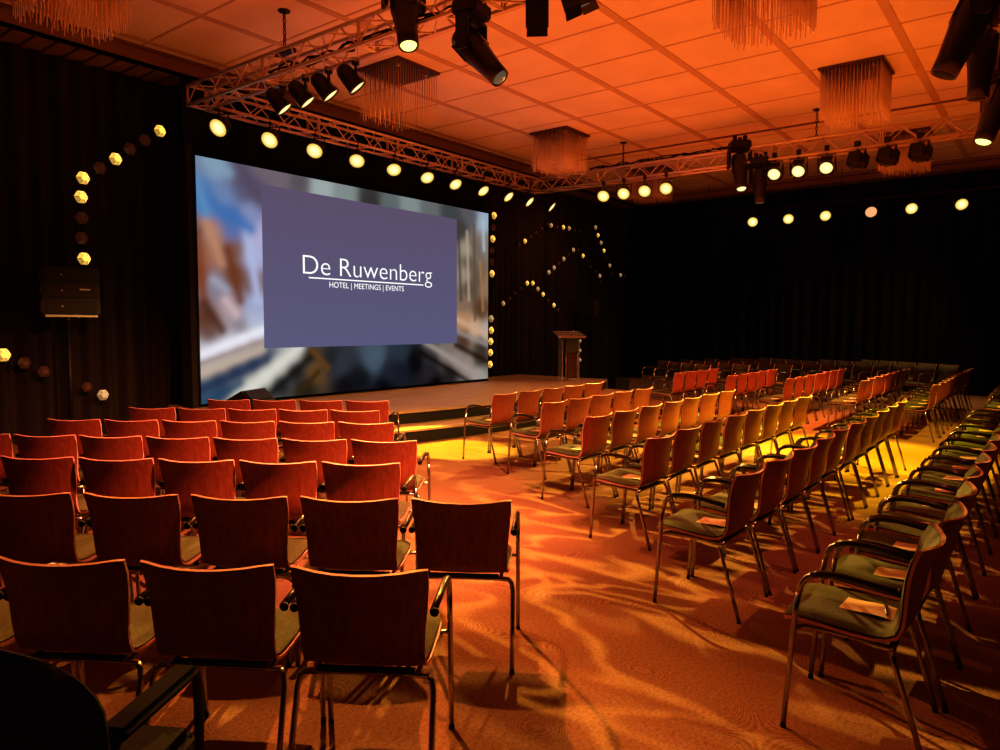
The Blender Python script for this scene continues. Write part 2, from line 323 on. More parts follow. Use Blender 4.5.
def shell_mesh():
    mb = MB(); n = len(prof); A = [[shell_pt(i, u) for u in US] for i in range(n)]; B = [[shell_pt(i, u, -.012) for u in US] for i in range(n)]
    # clip the top corners slightly
    for G in (A, B):
        for s in (0, -1): G[-1][s].x *= .985; G[-1][s].z -= .006
    mb.grid(A); mb.grid(B)
    nu = len(US)
    def strip(P, Q):
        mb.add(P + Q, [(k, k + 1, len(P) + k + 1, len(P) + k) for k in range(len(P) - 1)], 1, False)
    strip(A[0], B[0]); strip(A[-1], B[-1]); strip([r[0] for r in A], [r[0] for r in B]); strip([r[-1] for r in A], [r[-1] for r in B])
    return mb
def pad_mesh():
    mb = MB(); n = len(prof); rng = list(range(0, n)); th = .026
    top = []; bot = []
    for i in rng:
        e = 1 if 0 < i < n - 1 else .35
        row = []; rb = []
        for u in US:
            k = e * (1 - max(0, (abs(u) - .8) / .2) ** 2 * .75)
            row.append(shell_pt(i, u, .001 + th * k, .010)); rb.append(shell_pt(i, u, .001, .010))
        top.append(row); bot.append(rb)
    for G in (top, bot):
        for c in G[-1]: c.z -= .014
        for c in G[0]: c.y -= .006
    mb.grid(top); mb.grid(bot)
    def strip(P, Q): mb.add(P + Q, [(k, k + 1, len(P) + k + 1, len(P) + k) for k in range(len(P) - 1)], 0, True)
    strip(top[0], bot[0]); strip(top[-1], bot[-1]); strip([r[0] for r in top], [r[0] for r in bot]); strip([r[-1] for r in top], [r[-1] for r in bot])
    return mb
def make_chair():
    t = empty('conference_chair')
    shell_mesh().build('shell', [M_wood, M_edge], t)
    pad_mesh().build('upholstery', M_pad, t)
    for s in (-1, 1):
        MB().tube([(s * .260, .262, .012), (s * .259, .242, .30), (s * .258, .228, .50), (s * .258, .216, .595)], .0115).tube([(s * .260, .262, .0), (s * .260, .262, .016)], .0125, mi=1).build('leg', [M_chrome, M_rubber], t)
        MB().tube([(s * .256, -.256, .012), (s * .255, -.20, .20), (s * .252, -.145, .375), (s * .244, -.134, .408), (s * .232, -.130, .425)], .0115).tube([(s * .2565, -.257, .0), (s * .2565, -.256, .016)], .0125, mi=1).build('leg', [M_chrome, M_rubber], t)
        MB().tube([(s * .258, .216, .595), (s * .258, .209, .63), (s * .258, .190, .662), (s * .258, .155, .684), (s * .258, .10, .693), (s * .258, .04, .695)], .0125).tube([(s * .258, .17, .678), (s * .258, .14, .689), (s * .258, .10, .6945), (s * .258, .04, .695), (s * .258, -.04, .686), (s * .252, -.145, .671)], .0145, mi=1).tube([(s * .258, -.143, .6715), (s * .258, -.155, .670)], .0165, mi=2).build('armrest', [M_chrome, M_armgrip, M_rubber], t)
    fr = MB().tube([(-.236, -.130, .424), (-.12, -.128, .428), (.12, -.128, .428), (.236, -.130, .424)], .0125, mi=0)
    for s in (-1, 1):
        fr.tube([(s * .19, -.125, .424), (s * .19, .10, .432), (s * .20, .20, .436), (s * .235, .232, .432), (s * .258, .232, .430)], .010)
    fr.box((0, -.128, .437), (.36, .03, .014), mi=1)
    fr.build('seat_frame', [M_chrome, M_black], t)
    return t
proto = make_chair(); used = [0]
def chair(x, y, face, label, group):
    """face: heading of the sitter in degrees"""
    o = proto if not used[0] else copy_tree(proto); used[0] = 1
    o.location = (x, y, 0); o.rotation_euler = (0, 0, R(face - 90)); return tag(o, label, 'chair', group)
paper_p = [None, None]
def paper(x, y, face, label, pen=None, dx=0, rz=0, group='paper sheets laid on the seats'):
    if paper_p[0] is None:
        mb = MB(); nn = 6
        A = [[Vector((-.105 + .21 * i / nn, -.0745 + .149 * j / 3, .0005 + .004 * math.sin(i * .9))) for j in range(4)] for i in range(nn + 1)]
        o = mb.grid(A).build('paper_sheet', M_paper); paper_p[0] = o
    else:
        o = paper_p[0].copy(); C.objects.link(o)
    a = R(face - 90); lx, ly = dx, -.012
    o.location = (x + lx * math.cos(a) - ly * math.sin(a), y + lx * math.sin(a) + ly * math.cos(a), .4875); o.rotation_euler = (0, -.03, a + PI / 2 * 1 + rz)
    tag(o, label, 'paper', group)
    if pen:
        if paper_p[1] is None:
            p = MB().tube([(0, -.068, 0), (0, -.06, 0), (0, .06, 0), (0, .068, 0)], [.002, .005, .005, .0035], 8).build('pen', M_pen); paper_p[1] = p
        else: p = paper_p[1].copy(); C.objects.link(p)
        qx, qy = lx + .0, ly - .062
        p.location = (x + qx * math.cos(a) - qy * math.sin(a), y + qx * math.sin(a) + qy * math.cos(a), .4965); p.rotation_euler = (0, 0, a + PI / 2 + .25 + rz)
        tag(p, pen, 'pen', 'pens on the seat papers')

# angled block by the screen: back-top centres measured per row (row 0 nearest the stage)
FA = 33.5; n_ = Vector((math.cos(R(FA)), math.sin(R(FA)))); d_ = Vector((math.cos(R(FA + 90)), math.sin(R(FA + 90))))
LB = [[(5.54, 6.26), (5.18, 6.64), (4.91, 7.11), (4.63, 7.56)],
      [(4.84, 5.63), (4.54, 6.10), (4.20, 6.51), (3.94, 6.99), (3.67, 7.42)],
      [(4.31, 4.86), (3.96, 5.28), (3.65, 5.75), (3.36, 6.17), (3.08, 6.65), (2.78, 7.07)],
      [(3.73, 4.00), (3.39, 4.43), (3.12, 4.94), (2.81, 5.36), (2.50, 5.78), (2.23, 6.24), (1.94, 6.70)],
      [(3.01, 3.46), (2.70, 3.88), (2.42, 4.37), (2.13, 4.84), (1.82, 5.25), (1.52, 5.71)],
      [(2.69, 2.33), (2.37, 2.81), (2.03, 3.27), (1.70, 3.72), (1.38, 4.19), (1.07, 4.67)],
      [(1.69, 1.95), (1.37, 2.43), (1.07, 2.90), (.76, 3.38)]]
for r, row in enumerate(LB):
    m0 = Vector((sum(p[0] for p in row), sum(p[1] for p in row))) / len(row) * .977; dr = (Vector(row[-1]) - Vector(row[0])); spc = max(.529, dr.length * .977 / (len(row) - 1)); dr.normalize()
    for k in range(len(row)):
        x, y = m0 + dr * (spc * (k - (len(row) - 1) / 2))
        c = Vector((x, y)) + n_ * .205
        lab = '%s chair from the aisle, %s row from the stage, red-lit angled block by the screen' % (ORD[k], ORD[r])
        chair(c.x, c.y, FA, lab, 'chairs in the angled block by the screen')
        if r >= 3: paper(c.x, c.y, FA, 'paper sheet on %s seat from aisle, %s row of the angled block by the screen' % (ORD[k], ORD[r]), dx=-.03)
# straight rows parallel to the screen: near block and far block beyond the cross aisle
XA = [6.83, 6.45, 5.69, 4.89, 3.98, 3.05]; NA = [5, 5, 7, 8, 10, 13]; PA = [.546, .546, .560, .575, .563, .563]
XB = [12.1, 12.05, 11.95, 12.35, 12.15, 12.95]; NB = [4, 5, 7, 8, 10, 9]; PB = [.546, .546, .575, .56, .57, .565]
YR = [5.63, 4.64, 3.63, 2.63, 1.615, .575]
rj = random.Random(2)
for r in range(6):
    for blk, X0, n, p in (('near straight block', XA[r], NA[r], PA[r]), ('far straight block', XB[r], NB[r], PB[r])):
        for k in range(n):
            x = X0 + .272 + p * k; y = YR[r] + rj.uniform(-.012, .012)
            lab = '%s chair from the aisle side, %s row from the stage, in the %s' % (ORD[k], ORD[r], blk)
            fj = 90 + rj.uniform(-1.2, 1.2)
            if r == 5 and k == 0 and blk[0] == 'n': x, y, fj = x + .010, y + .012, 92.5
            chair(x, y, fj, lab, 'chairs in the ' + blk)
            if (r == 0 and k > 1): continue
            near = blk[0] == 'n'
            pen = None
            if near and (r, k) in ((5, 0), (5, 1), (5, 4), (4, 0)) and not (r == 4): pen = 'black pen lying on the paper of the %s chair, backmost row' % ORD[k]
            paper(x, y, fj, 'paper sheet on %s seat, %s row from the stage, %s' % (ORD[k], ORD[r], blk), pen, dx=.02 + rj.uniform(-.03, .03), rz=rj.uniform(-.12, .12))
# dark side block, mirror of the angled one
XM = 20.6; NC = [4, 5, 6, 7, 7, 6, 5]
for r, row in enumerate(LB):
    x0, y0 = row[0]; x0, y0 = x0 * .977, y0 * .977
    FM = 180 - FA; nm = Vector((math.cos(R(FM)), math.sin(R(FM)))); dm = Vector((math.cos(R(FM - 90)), math.sin(R(FM - 90))))
    for k in range(NC[r]):
        c = Vector((XM - x0, y0)) + dm * (.555 * k) + nm * .205
        if c.x > 20.7: break
        chair(c.x, c.y, FM, '%s chair along, %s row of the dim block by the end wall drape' % (ORD[k], ORD[r]), 'chairs in the dim block by the end wall')

M_armpad = mat('black arm pad', (.008, .007, .006), 1, spec=.12)
# black padded armchair nearest the camera
ac = empty('office_armchair', (.70, 2.02, 0), R(31 - 90), label='black padded armchair with rounded back behind the rear row', cat='armchair')
mb = MB(); P = []; Q = []
for i in range(13):
    t = i / 12; z = .50 + .49 * t; yy = -.20 - .05 * t - .02 * math.sin(PI * t)
    w = .325 * (1 - max(0, (t - .62) / .38) ** 2.8 * .38)
    row = []; rb = []
    for j in range(13):
        u = -1 + j / 6; e = (1 - abs(u) ** 4 * .9) * (1 - (abs(2 * t - 1)) ** 6 * .9)
        zz = z - (u * u * .05 * t ** 2)
        row.append(Vector((u * w, yy + .03 * u * u + .035 * e, zz))); rb.append(Vector((u * w, yy + .03 * u * u - .035 * e, zz)))
    P.append(row); Q.append(rb)
mb.grid(P); mb.grid(Q)
for A_, B_ in ((P[0], Q[0]), (P[-1], Q[-1]), ([r[0] for r in P], [r[0] for r in Q]), ([r[-1] for r in P], [r[-1] for r in Q])):
    mb.add(A_ + B_, [(k, k + 1, 13 + k + 1, 13 + k) for k in range(12)], 0, True)
mb.build('backrest', M_fabric, ac)
mb = MB(); mb.box((0, .04, .475), (.50, .50, .085)); so = mb.build('seat', M_fabric, ac, bevel=.03)
for s in (-1, 1):
    MB().box((s * .275, .02, .735), (.082, .34, .036)).build('armrest', M_armpad, ac, bevel=.014)
    MB().tube([(s * .275, .17, .725), (s * .275, .225, .70), (s * .275, .235, .62), (s * .272, .24, .3), (s * .27, .26, 0)], .0135).build('leg', M_black, ac)
    MB().tube([(s * .275, -.12, .72), (s * .275, -.17, .64), (s * .27, -.21, .40), (s * .27, -.29, 0)], .0135).build('leg', M_black, ac)
MB().tube([(-.27, .235, .41), (.27, .235, .41)], .012).tube([(-.27, -.21, .41), (.27, -.21, .41)], .012).tube([(-.10, -.20, .42), (-.10, -.25, .58)], .012).tube([(.10, -.20, .42), (.10, -.25, .58)], .012).build('seat_frame', M_black, ac)

# ------------------------------------------------------------------ trusses
def truss(A, B, z, size, label, up_=.28):
    A = Vector((*A, z)); B = Vector((*B, z)); Lh = (B - A).length; d = (B - A) / Lh; s = Vector((-d.y, d.x, 0)) * (size / 2); u = Vector((0, 0, up_))
    t = empty('lighting_truss', tuple((A + B) / 2), label=label, cat='truss', group='box trusses of the lighting rig')
    o = (A + B) / 2
    cs = [(A - o) + s * q + u * w for q in (-1, 1) for w in (0, 1)]
    for c in cs: MB().tube([c, c + d * Lh], .025, 8).build('chord', M_alu, t)
    lat = MB(); n = max(2, round(Lh / .31)); st_ = Lh / n
    for a, b2 in ((0, 1), (2, 3), (0, 2), (1, 3)):
        for i in range(n):
            p0 = cs[a if i % 2 == 0 else b2] + d * (st_ * i); p1 = cs[b2 if i % 2 == 0 else a] + d * (st_ * (i + 1)); lat.tube([p0, p1], .0105, 6, caps=False)
        for i in range(0, n + 1, 6):
            for q in (0, .035):
                lat.tube([cs[a] + d * min(Lh, st_ * i + q), cs[b2] + d * min(Lh, st_ * i + q)], .0105, 6, caps=False)
        lat.tube([cs[a] + d * Lh, cs[b2] + d * Lh], .0105, 6, caps=False)
    lat.build('lattice', M_alu, t); return t
TZ = 4.87
truss((5.92, 10.02), (14.14, 10.02), TZ, .28, 'box truss running above the screen, hung with glowing lamps')
truss((5.77, 10.16), (5.77, .25), TZ, .28, 'box truss overhead crossing from the screen corner toward the chairs')
truss((14.29, 10.16), (14.29, .40), TZ, .28, 'far box truss crossing the hall with a row of spotlights')
truss((5.92, .55), (14.43, .55), TZ, .28, 'box truss above the back row of dark seats')
# chains to the ceiling
for (x, y, lab) in ((5.77, 8.0, 'chain hoist holding the truss near the screen corner'), (14.29, 7.7, 'chain hoist holding the far truss near its corner'), (14.29, 3.7, 'chain hoist holding the far truss above the spotlights')):
    t = empty('chain_hoist', (x, y, TZ + .28), label=lab, cat='hoist', group='chain hoists of the rig')
    ch = MB()
    for k in range(7):
        zc = .06 + k * .072; ring = [Vector((math.cos(q) * .016 * (1 if k % 2 else 0) , math.cos(q) * .016 * (0 if k % 2 else 1), zc + math.sin(q) * .042)) for q in [2 * PI * i / 10 for i in range(11)]]
        ch.tube(ring, .008, 5, caps=False)
    ch.build('chain', M_black, t)
    MB().lathe([(.075, .535), (.08, .548)]).build('ceiling_plate', M_black, t)
    MB().box((0, 0, .03), (.10, .34, .05)).build('beam_clamp', M_black, t)
# cable bundles lying on the trusses
rc = random.Random(9)
for (x, y0, y1, lab) in ((5.77, 1.5, 8.3, 'black cable bundle lying in the overhead truss by the screen'), (14.29, 5.2, 8.6, 'black cable bundle lying on the far truss')):
    mb = MB()
    for q in range(4):
        pts = []; yy = y0 + rc.uniform(0, .4)
        while yy < y1: pts.append((x + rc.uniform(-.08, .08), yy, TZ + (.05 if x < 9 else .32) + rc.uniform(0, .09))); yy += .22
        mb.tube(pts, .013, 6)
    tag(mb.build('cable_bundle', M_rubber), lab, 'cable', 'cable bundles on the rig')

# ------------------------------------------------------------------ lamps
def aim(v):
    v = Vector(v).normalized(); return v.to_track_quat('Z', 'Y').to_matrix().to_4x4()
def par(name, lens, r=.105, depth=.20):
    """spot lamp, hung from its clamp at the origin; head looks along +Z of the head part"""
    t = empty(name)
    MB().box((0, 0, .0), (.06, .09, .08)).tube([(0, 0, -.03), (0, 0, -.10)], .012).build('clamp', M_black, t)
    yk = MB(); w = r + .022
    for s in (-1, 1): yk.box((s * w, 0, -.20), (.008, .035, .22))
    yk.box((0, 0, -.095), (2 * w, .035, .008)); yk.build('yoke', M_black, t)
    h = MB().lathe([(r * .55, -depth), (r * .8, -depth * .8), (r * .92, -depth * .3), (r, 0), (r * 1.04, .0), (r * 1.04, .045), (r * .97, .045), (r * .97, .012), (r * .1, .010)], n=20).build('head', M_blackgloss, t)
    h.location = (0, 0, -.28)
    l = MB().lathe([(r * .1, .016), (r * .93, .018), (r * .93, .026), (r * .1, .034)], n=20).build('lens', lens, h)
    return t
def head_of(t):
    return [c for c in t.children if c.name.startswith('head')][0]
def put(proto_, first, loc, direction, label, group, rz=None, lens=None, sc=1):
    o = proto_ if first else copy_tree(proto_)
    if rz is None: rz = math.atan2(direction[1], direction[0]) + PI / 2
    o.location = loc; o.rotation_euler = (0, 0, rz); o.scale = (sc, sc, sc)
    h = head_of(o); v = Matrix.Rotation(-rz, 3, 'Z') @ Vector(direction); h.rotation_mode = 'QUATERNION'; h.rotation_quaternion = v.normalized().to_track_quat('Z', 'Y')
    if lens:
        l = [c for c in h.children if c.name.startswith('lens')][0]; l.data = l.data.copy(); l.data.materials[0] = lens
    return tag(o, label, 'spotlight', group)
pw = par('par_lamp', M_lampwarm, r=.14)
fx = [5.97, 6.84, 7.70, 8.61, 9.50, 10.39, 11.22, 12.12, 13.01, 13.82, 14.75]
for i, x in enumerate(fx):
    put(pw, i == 0, (x, 9.90, TZ), (-.80 + .105 * i, -.35 - .03 * i, -.58), 'glowing round lamp, %s along the truss above the screen' % ORD[i], 'glowing lamps above the screen', lens=(M_lampyel if i < 2 else None))
# far truss: four glowing, then wash lamps
for i, y in enumerate([8.1, 7.6, 7.1, 6.61]):
    put(pw, False, (14.15, y, TZ - .02), (-.80, -.25, -.55), 'bright lamp, %s in the glowing four under the far truss' % ORD[i], 'four bright lamps under the far truss')
pf = par('wash_lamp', M_lampyel, r=.10, depth=.16)
hb = head_of(pf)
vn = MB()
for s in (-1, 1): vn.box((s * .118, 0, -.05), (.012, .17, .17))
vn.box((0, .118, -.05), (.17, .012, .17)).box((0, -.118, -.05), (.17, .012, .17)); vn.build('barn_door', M_black, hb)
ws = [(4.40, M_lampyel, 'pale lit lens'), (3.96, M_lampyel, 'pale lit lens'), (3.47, M_lampyel, 'brightest yellow lens'), (2.96, M_rubber, 'unlit lens'), (2.48, M_rubber, 'unlit lens'), (1.99, M_rubber, 'unlit lens')]
for i, (y, lm, w) in enumerate(ws):
    lit = lm is M_lampyel
    put(pf, i == 0, (14.15, y, TZ + .06), (-.82, -.10, -.56) if lit else (-.35, .1, -.93), 'black square-flapped spotlight with %s, %s along the far truss' % (w, ORD[i]), 'square-flapped spotlights under the far truss', lens=lm, sc=1.2)
# overhead truss by the screen: four down-lights seen from the side
pd = par('profile_spotlight', M_lampyel, r=.12, depth=.27)
for i, y in enumerate([8.23, 7.74, 7.28, 6.78]):
    put(pd, i == 0, (5.93, y + .05, TZ - .01), (.50, -.42, -.76), 'black tilted spotlight with glowing rim, %s from the screen on the overhead truss' % ORD[i], 'tilted spotlights on the overhead truss')
# end wall row
pipe = MB().tube([(19.9, -3.7, 4.86), (19.9, 8.2, 4.86)], .025).build('lighting_pipe', M_black); tag(pipe, 'black lamp pipe in front of the far end drape', 'pipe')
for x, y in ((19.9, -3), (19.9, 1), (19.9, 4.5), (19.9, 8)):
    tag(MB().tube([(x, y, 4.88), (x, y, 5.69)], .008).build('hanging_rod', M_black), 'thin rod holding the lamp pipe before the end drape', 'rod', 'rods of the lamp pipe')
for i, (y, lm) in enumerate([(6.72, M_lampyel), (5.78, M_lampyel), (4.86, M_lampyel), (3.80, M_lamppink), (2.92, M_lampyel), (1.90, M_lampyel)]):
    put(pw, False, (19.88, y, 4.82), (-.85, -.30, -.42), '%s glowing lamp high before the black end drape' % ORD[i], 'lamps high before the end drape', lens=lm)
# moving heads
def moving(name, L_=.42, r0_=.12, r1=.085, lens=M_lampdim, top=.15):
    t = empty(name)
    MB().box((0, 0, .0), (.30, .24, .13)).build('base', M_black, t, bevel=.02)
    yk = MB()
    for s in (-1, 1): yk.box((s * .165, 0, -.22), (.035, .12, .30))
    yk.box((0, 0, -.085), (.33, .12, .04)); yk.build('yoke', M_black, t, bevel=.01)
    MB().tube([(0, 0, .06), (0, 0, .12)], .03).box((.08, 0, .10), (.05, .06, .10)).box((-.08, 0, .10), (.05, .06, .10)).build('clamp', M_black, t)
    h = MB().lathe([(r0_ * .5, -top - .03), (r0_ * .9, -top), (r0_, -top * .4), (r0_, .08), (r0_ * .9, .14), (r1 * 1.05, L_ * .75), (r1, L_), (r1 * .9, L_), (r1 * .88, L_ - .02), (r1 * .1, L_ - .02)], n=18).box((0, r0_ * .75, -.02), (.12, .06, .2)).box((0, -r0_ * .75, -.02), (.12, .06, .2)).build('head', M_blackgloss, t)
    h.location = (0, 0, -.30)
    MB().lathe([(r1 * .1, L_ - .012), (r1 * .8, L_ - .012), (r1 * .7, L_ + .002), (r1 * .1, L_ + .008)], n=18).build('lens', lens, h)
    return t
mh = moving('moving_head_light')
mv = 'moving head lights on the rig'
mv = 'moving head lights on the rig'
put(mh, True, (5.62, 4.74, TZ - .06), (.12, -.66, -.74), 'large black stage light pointing down, lens dark, beside boxy lamps overhead', mv, sc=1.15)
put(mh, False, (5.55, 5.62, TZ + .60), (-.12, -.25, -.90), 'black stage light with lime lens facing out, overhead truss', mv, lens=M_lampgreen, sc=1.25)
put(mh, False, (14.10, 5.06, TZ + .34), (-.25, -.2, -.95), 'tall black stage light with glowing tip at the far truss', mv, lens=M_lampyel, sc=1.25)
put(mh, False, (14.20, 4.68, TZ - .0), (.05, .0, -1), 'narrow black stage light hanging straight down from the far truss', mv, sc=1.1)
put(mh, False, (7.85, .72, TZ + .05), (-.10, .36, -.88), 'biggest black stage light at the ceiling, tilted, above the rear seats', mv, lens=M_rubber, sc=1.35)
put(mh, False, (8.75, .72, TZ - .10), (.0, .05, -1), 'black stage light hanging upright between the two tilted ones', mv, lens=M_rubber, sc=1.1)
put(mh, False, (10.25, .66, TZ - .20), (-.22, .25, -.92), 'black stage light with pale lens below the rear truss corner', mv, lens=M_lampgreen, sc=1.2)
# boxy blinders beside the big head
def blinder():
    t = empty('boxy_spotlight')
    MB().box((0, 0, .0), (.06, .08, .08)).tube([(0, 0, -.03), (0, 0, -.10)], .012).build('clamp', M_black, t)
    h = MB().box((0, 0, 0), (.22, .22, .26)).box((0, .118, .16), (.20, .008, .10), Matrix.Rotation(-.25, 3, 'X')).box((0, -.118, .16), (.20, .008, .10), Matrix.Rotation(.25, 3, 'X')).build('head', M_blackgloss, t); h.location = (0, 0, -.24)
    MB().lathe([(.01, .131), (.09, .131), (.09, .138), (.01, .142)]).build('lens', M_lampdim, h)
    return t
bl = blinder()
put(bl, True, (5.90, 4.14, TZ + .10), (.30, .20, -.92), 'small black boxy spotlight beside the largest overhead light', 'boxy spotlights on the overhead truss')
put(bl, False, (5.90, 3.70, TZ + .18), (.45, -.10, -.88), 'small black boxy spotlight cut by the top edge of the view', 'boxy spotlights on the overhead truss')

# ------------------------------------------------------------------ chandeliers
def chandelier():
    t = empty('chandelier')
    MB().box((0, 0, -.02), (.92, .92, .035)).build('ceiling_plate', M_chplate, t)
    mb = MB(); rr = random.Random(6); n = 17
    for i in range(n):
        for j in range(n):
            x = -.42 + .84 * i / (n - 1); y = -.42 + .84 * j / (n - 1)
            edge = i in (0, n - 1) or j in (0, n - 1)
            if not edge and (i + j) % 2: continue
            l = .74 + rr.uniform(-.06, .05); mb.tube([(x, y, -.035), (x, y, -.035 - l)], .006, 4)
    s = mb.build('hanging_strands', M_strand, t); s['kind'] = 'stuff'
    MB().tube([(.30, -.30, -.04), (.30, -.30, -.08)], .03, 10).tube([(-.30, -.30, -.04), (-.30, -.30, -.08)], .03, 10).tube([(.30, .30, -.04), (.30, .30, -.08)], .03, 10).build('bulb_holder', M_steel, t)
    return t
chp = chandelier(); first = True
for x, y, lab in ((8.18, 8.4, 'square strand chandelier above the screen, its plate seen from below'), (12.87, 8.43, 'square strand chandelier beside the truss corner'), (12.5, 2.67, 'square strand chandelier above the far row of spotlights'),
                  (8.1, 2.67, 'large square strand chandelier cut by the top of the view'), (3.45, 8.5, 'wide strand chandelier above the cornice by the curtain'), (17.1, 2.67, 'strand chandelier partly behind the spotlight row of the far truss'), (17.1, 8.43, 'faint strand chandelier behind the four bright lamps'), (3.45, 2.67, 'square strand chandelier over the angled chair block')):
    o = chp if first else copy_tree(chp); first = False; o.location = (x, y, ZC); tag(o, lab, 'chandelier', 'strand chandeliers on the ceiling')

# ------------------------------------------------------------------ hexagonal wall lamps
def hexlamp(mtl, r=.098):
    mb = MB()
    ring = lambda rad, y, a0=0: [Vector((rad * math.cos(a0 + k * PI / 3), y, rad * math.sin(a0 + k * PI / 3))) for k in range(6)]
    A, B_, D_ = ring(r * .45, -.055), ring(r, 0), ring(r * .45, .03)
    vs = A + B_ + D_; fs = [list(range(6)), [12, 17, 16, 15, 14, 13]]
    for k in range(6):
        k2 = (k + 1) % 6; fs.append((k, k2, 6 + k2, 6 + k)); fs.append((6 + k, 6 + k2, 12 + k2, 12 + k))
    mb.add(vs, fs, 0)
    # metal ribs on the facet edges
    for k in range(6): mb.tube([A[k], B_[k], D_[k]], .004, 4, mi=1)
    mb.tube([(0, .03, 0), (0, .16, 0)], .006, 5, mi=1)
    return mb.build('hexagonal_wall_lamp', [mtl, M_glassdark])
for m_ in (M_glow, M_glowpale):
    nt = m_.node_tree; N = nt.nodes; b = N['Principled BSDF']; g = N.new('ShaderNodeNewGeometry'); sp_ = N.new('ShaderNodeVectorMath'); sp_.operation = 'DOT_PRODUCT'; sp_.inputs[1].default_value = (.62, -.5, .6)
    mr = N.new('ShaderNodeMapRange'); mr.inputs['From Min'].default_value = -.4; mr.inputs['From Max'].default_value = .9; mr.inputs['To Min'].default_value = .25 * b.inputs['Emission Strength'].default_value; mr.inputs['To Max'].default_value = 1.5 * b.inputs['Emission Strength'].default_value
    nt.links.new(g.outputs['Normal'], sp_.inputs[0]); nt.links.new(sp_.outputs['Value'], mr.inputs['Value']); nt.links.new(mr.outputs['Result'], b.inputs['Emission Strength'])
HL = {k: hexlamp(v) for k, v in (('lit', M_glow), ('pale', M_glowpale), ('dim', M_dimglass))}
HLu = {k: 0 for k in HL}
def onwall(px, py, Y=11.2):
    d = fw + rt * ((px - 500) / f_) + up * ((375 - py) / f_); t = Y / d.y; return (d.x * t, Y, 1.7 + d.z * t)
def hl(px, py, kind, label, group, sc=1):
    o = HL[kind] if not HLu[kind] else HL[kind].copy()
    if HLu[kind]: C.objects.link(o)
    HLu[kind] = 1; o.location = onwall(px, py); o.scale = (sc, sc, sc); tag(o, label, 'wall lamp', group)
left = [(160, 131, 'lit'), (145, 140, 'dim'), (130, 149, 'dim'), (115.6, 159, 'lit'), (100, 168, 'dim'), (83, 178, 'lit'), (81, 197, 'lit'), (82, 218, 'dim'), (81.6, 238, 'dim'), (84, 258.7, 'lit')]
WD = {'lit': 'glowing', 'pale': 'softly lit', 'dim': 'unlit'}
for i, (x, y, k) in enumerate(left): hl(x, y, k, '%s hexagonal wall lamp, %s from the top of the bent line above the speaker stack' % (WD[k], ORD[i]), 'bent line of hexagonal lamps')
for i, (x, y, k, s) in enumerate([(3, 355, 'lit', 1), (24.5, 363, 'dim', .9), (44, 371.6, 'dim', .9), (87, 387, 'dim', .8), (103, 395, 'pale', .9)]): hl(x, y, k, '%s hexagonal wall lamp, %s in the low falling line under the speaker stack' % (WD[k], ORD[i]), 'low falling line of lamps', s)
col = [(494, 215.6, 'lit'), (493.5, 227.4, 'dim'), (492.6, 239, 'lit'), (492, 250.7, 'dim'), (491.7, 261.5, 'dim'), (491.9, 273.7, 'lit'), (491, 318.8, 'pale'), (491.2, 330.3, 'lit'), (490.6, 341.5, 'lit'), (490.3, 352.6, 'lit'), (490, 364.4, 'lit')]
for i, (x, y, k) in enumerate(col): hl(x, y, k, '%s hexagonal lamp, %s from the top of the column beside the screen' % (WD[k], ORD[i]), 'column of lamps beside the screen')
s_ = 5.556
G1 = [(220,305,'dim'),(250,284,'lit'),(283,258,'dim'),(312,233,'dim'),(345,212,'dim'),(378,188,'dim'),(395,197,'pale'),(430,205,'dim'),(463,207,'lit'),(495,213,'pale'),(527,222,'dim'),(556,227,'dim')]
G2 = [(641,208,'pale'),(655,252,'lit'),(672,293,'pale'),(688,337,'lit'),(702,378,'dim'),(720,420,'pale'),(731,468,'dim'),(780,473,'pale'),(803,476,'dim'),(827,478,'pale'),(848,482,'pale')]
G3 = [(382,457,'pale'),(411,432,'pale'),(440,407,'dim'),(465,383,'pale'),(493,357,'dim'),(518,333,'pale'),(547,333,'dim'),(572,366,'lit'),(597,392,'dim'),(616,425,'dim'),(641,453,'dim'),(665,478,'pale'),(672,508,'dim')]
G4 = [(129,631,'pale'),(166,602,'dim'),(195,573,'dim'),(227,546,'dim'),(262,518,'lit'),(293,518,'lit'),(321,550,'pale'),(350,580,'lit'),(381,612,'dim'),(410,640,'lit'),(434,665,'dim')]
for g, nm in ((G1, 'top arched line'), (G2, 'steep falling line by the corner'), (G3, 'middle peaked line'), (G4, 'lowest peaked line')):
    for i, (x, y, k) in enumerate(g): hl(480 + x / s_, 190 + y / s_, k, '%s small lamp, %s in the %s behind the lectern' % (WD[k], ORD[i], nm), 'lamps in the ' + nm, .72 if k != 'dim' else .5)
for i, (x, y) in enumerate([(580, 341), (580, 350.5), (580, 360)]): hl(x, y, 'pale', 'small lit lamp, %s from the top, just beside the clear lectern' % ORD[i], 'lamps beside the lectern', .6)

# ------------------------------------------------------------------ speakers
def line_box():
    t = empty('line_array_speaker')
    tr = [(-.36, -.16), (.36, -.16), (.30, .22), (-.30, .22)]
    MB().prism(tr, -.105, .105).build('cabinet', M_blackgloss, t, bevel=.01)
    MB().box((0, -.166, 0), (.62, .012, .17)).build('grille', M_black, t)
    for s in (-1, 1): MB().box((s * .352, -.08, 0), (.02, .10, .12)).build('rigging_plate', M_steel if s < 0 else M_black, t)
    MB().lathe([(.012, -.175), (.012, -.16)], Matrix.Rotation(0, 4, 'X')).box((-.12, -.174, 0), (.02, .006, .02)).build('badge', M_steel, t)
    return t
lb = line_box()
for i, zz in enumerate((2.36, 2.14, 1.92)):
    o = lb if i == 0 else copy_tree(lb); o.location = (4.15, 10.72, zz); o.rotation_euler = (R((i - 1) * -3), 0, R(-4)); tag(o, 'black loudspeaker box, %s from the top of the stack by the drape' % ORD[i], 'loudspeaker', 'stacked loudspeaker boxes')
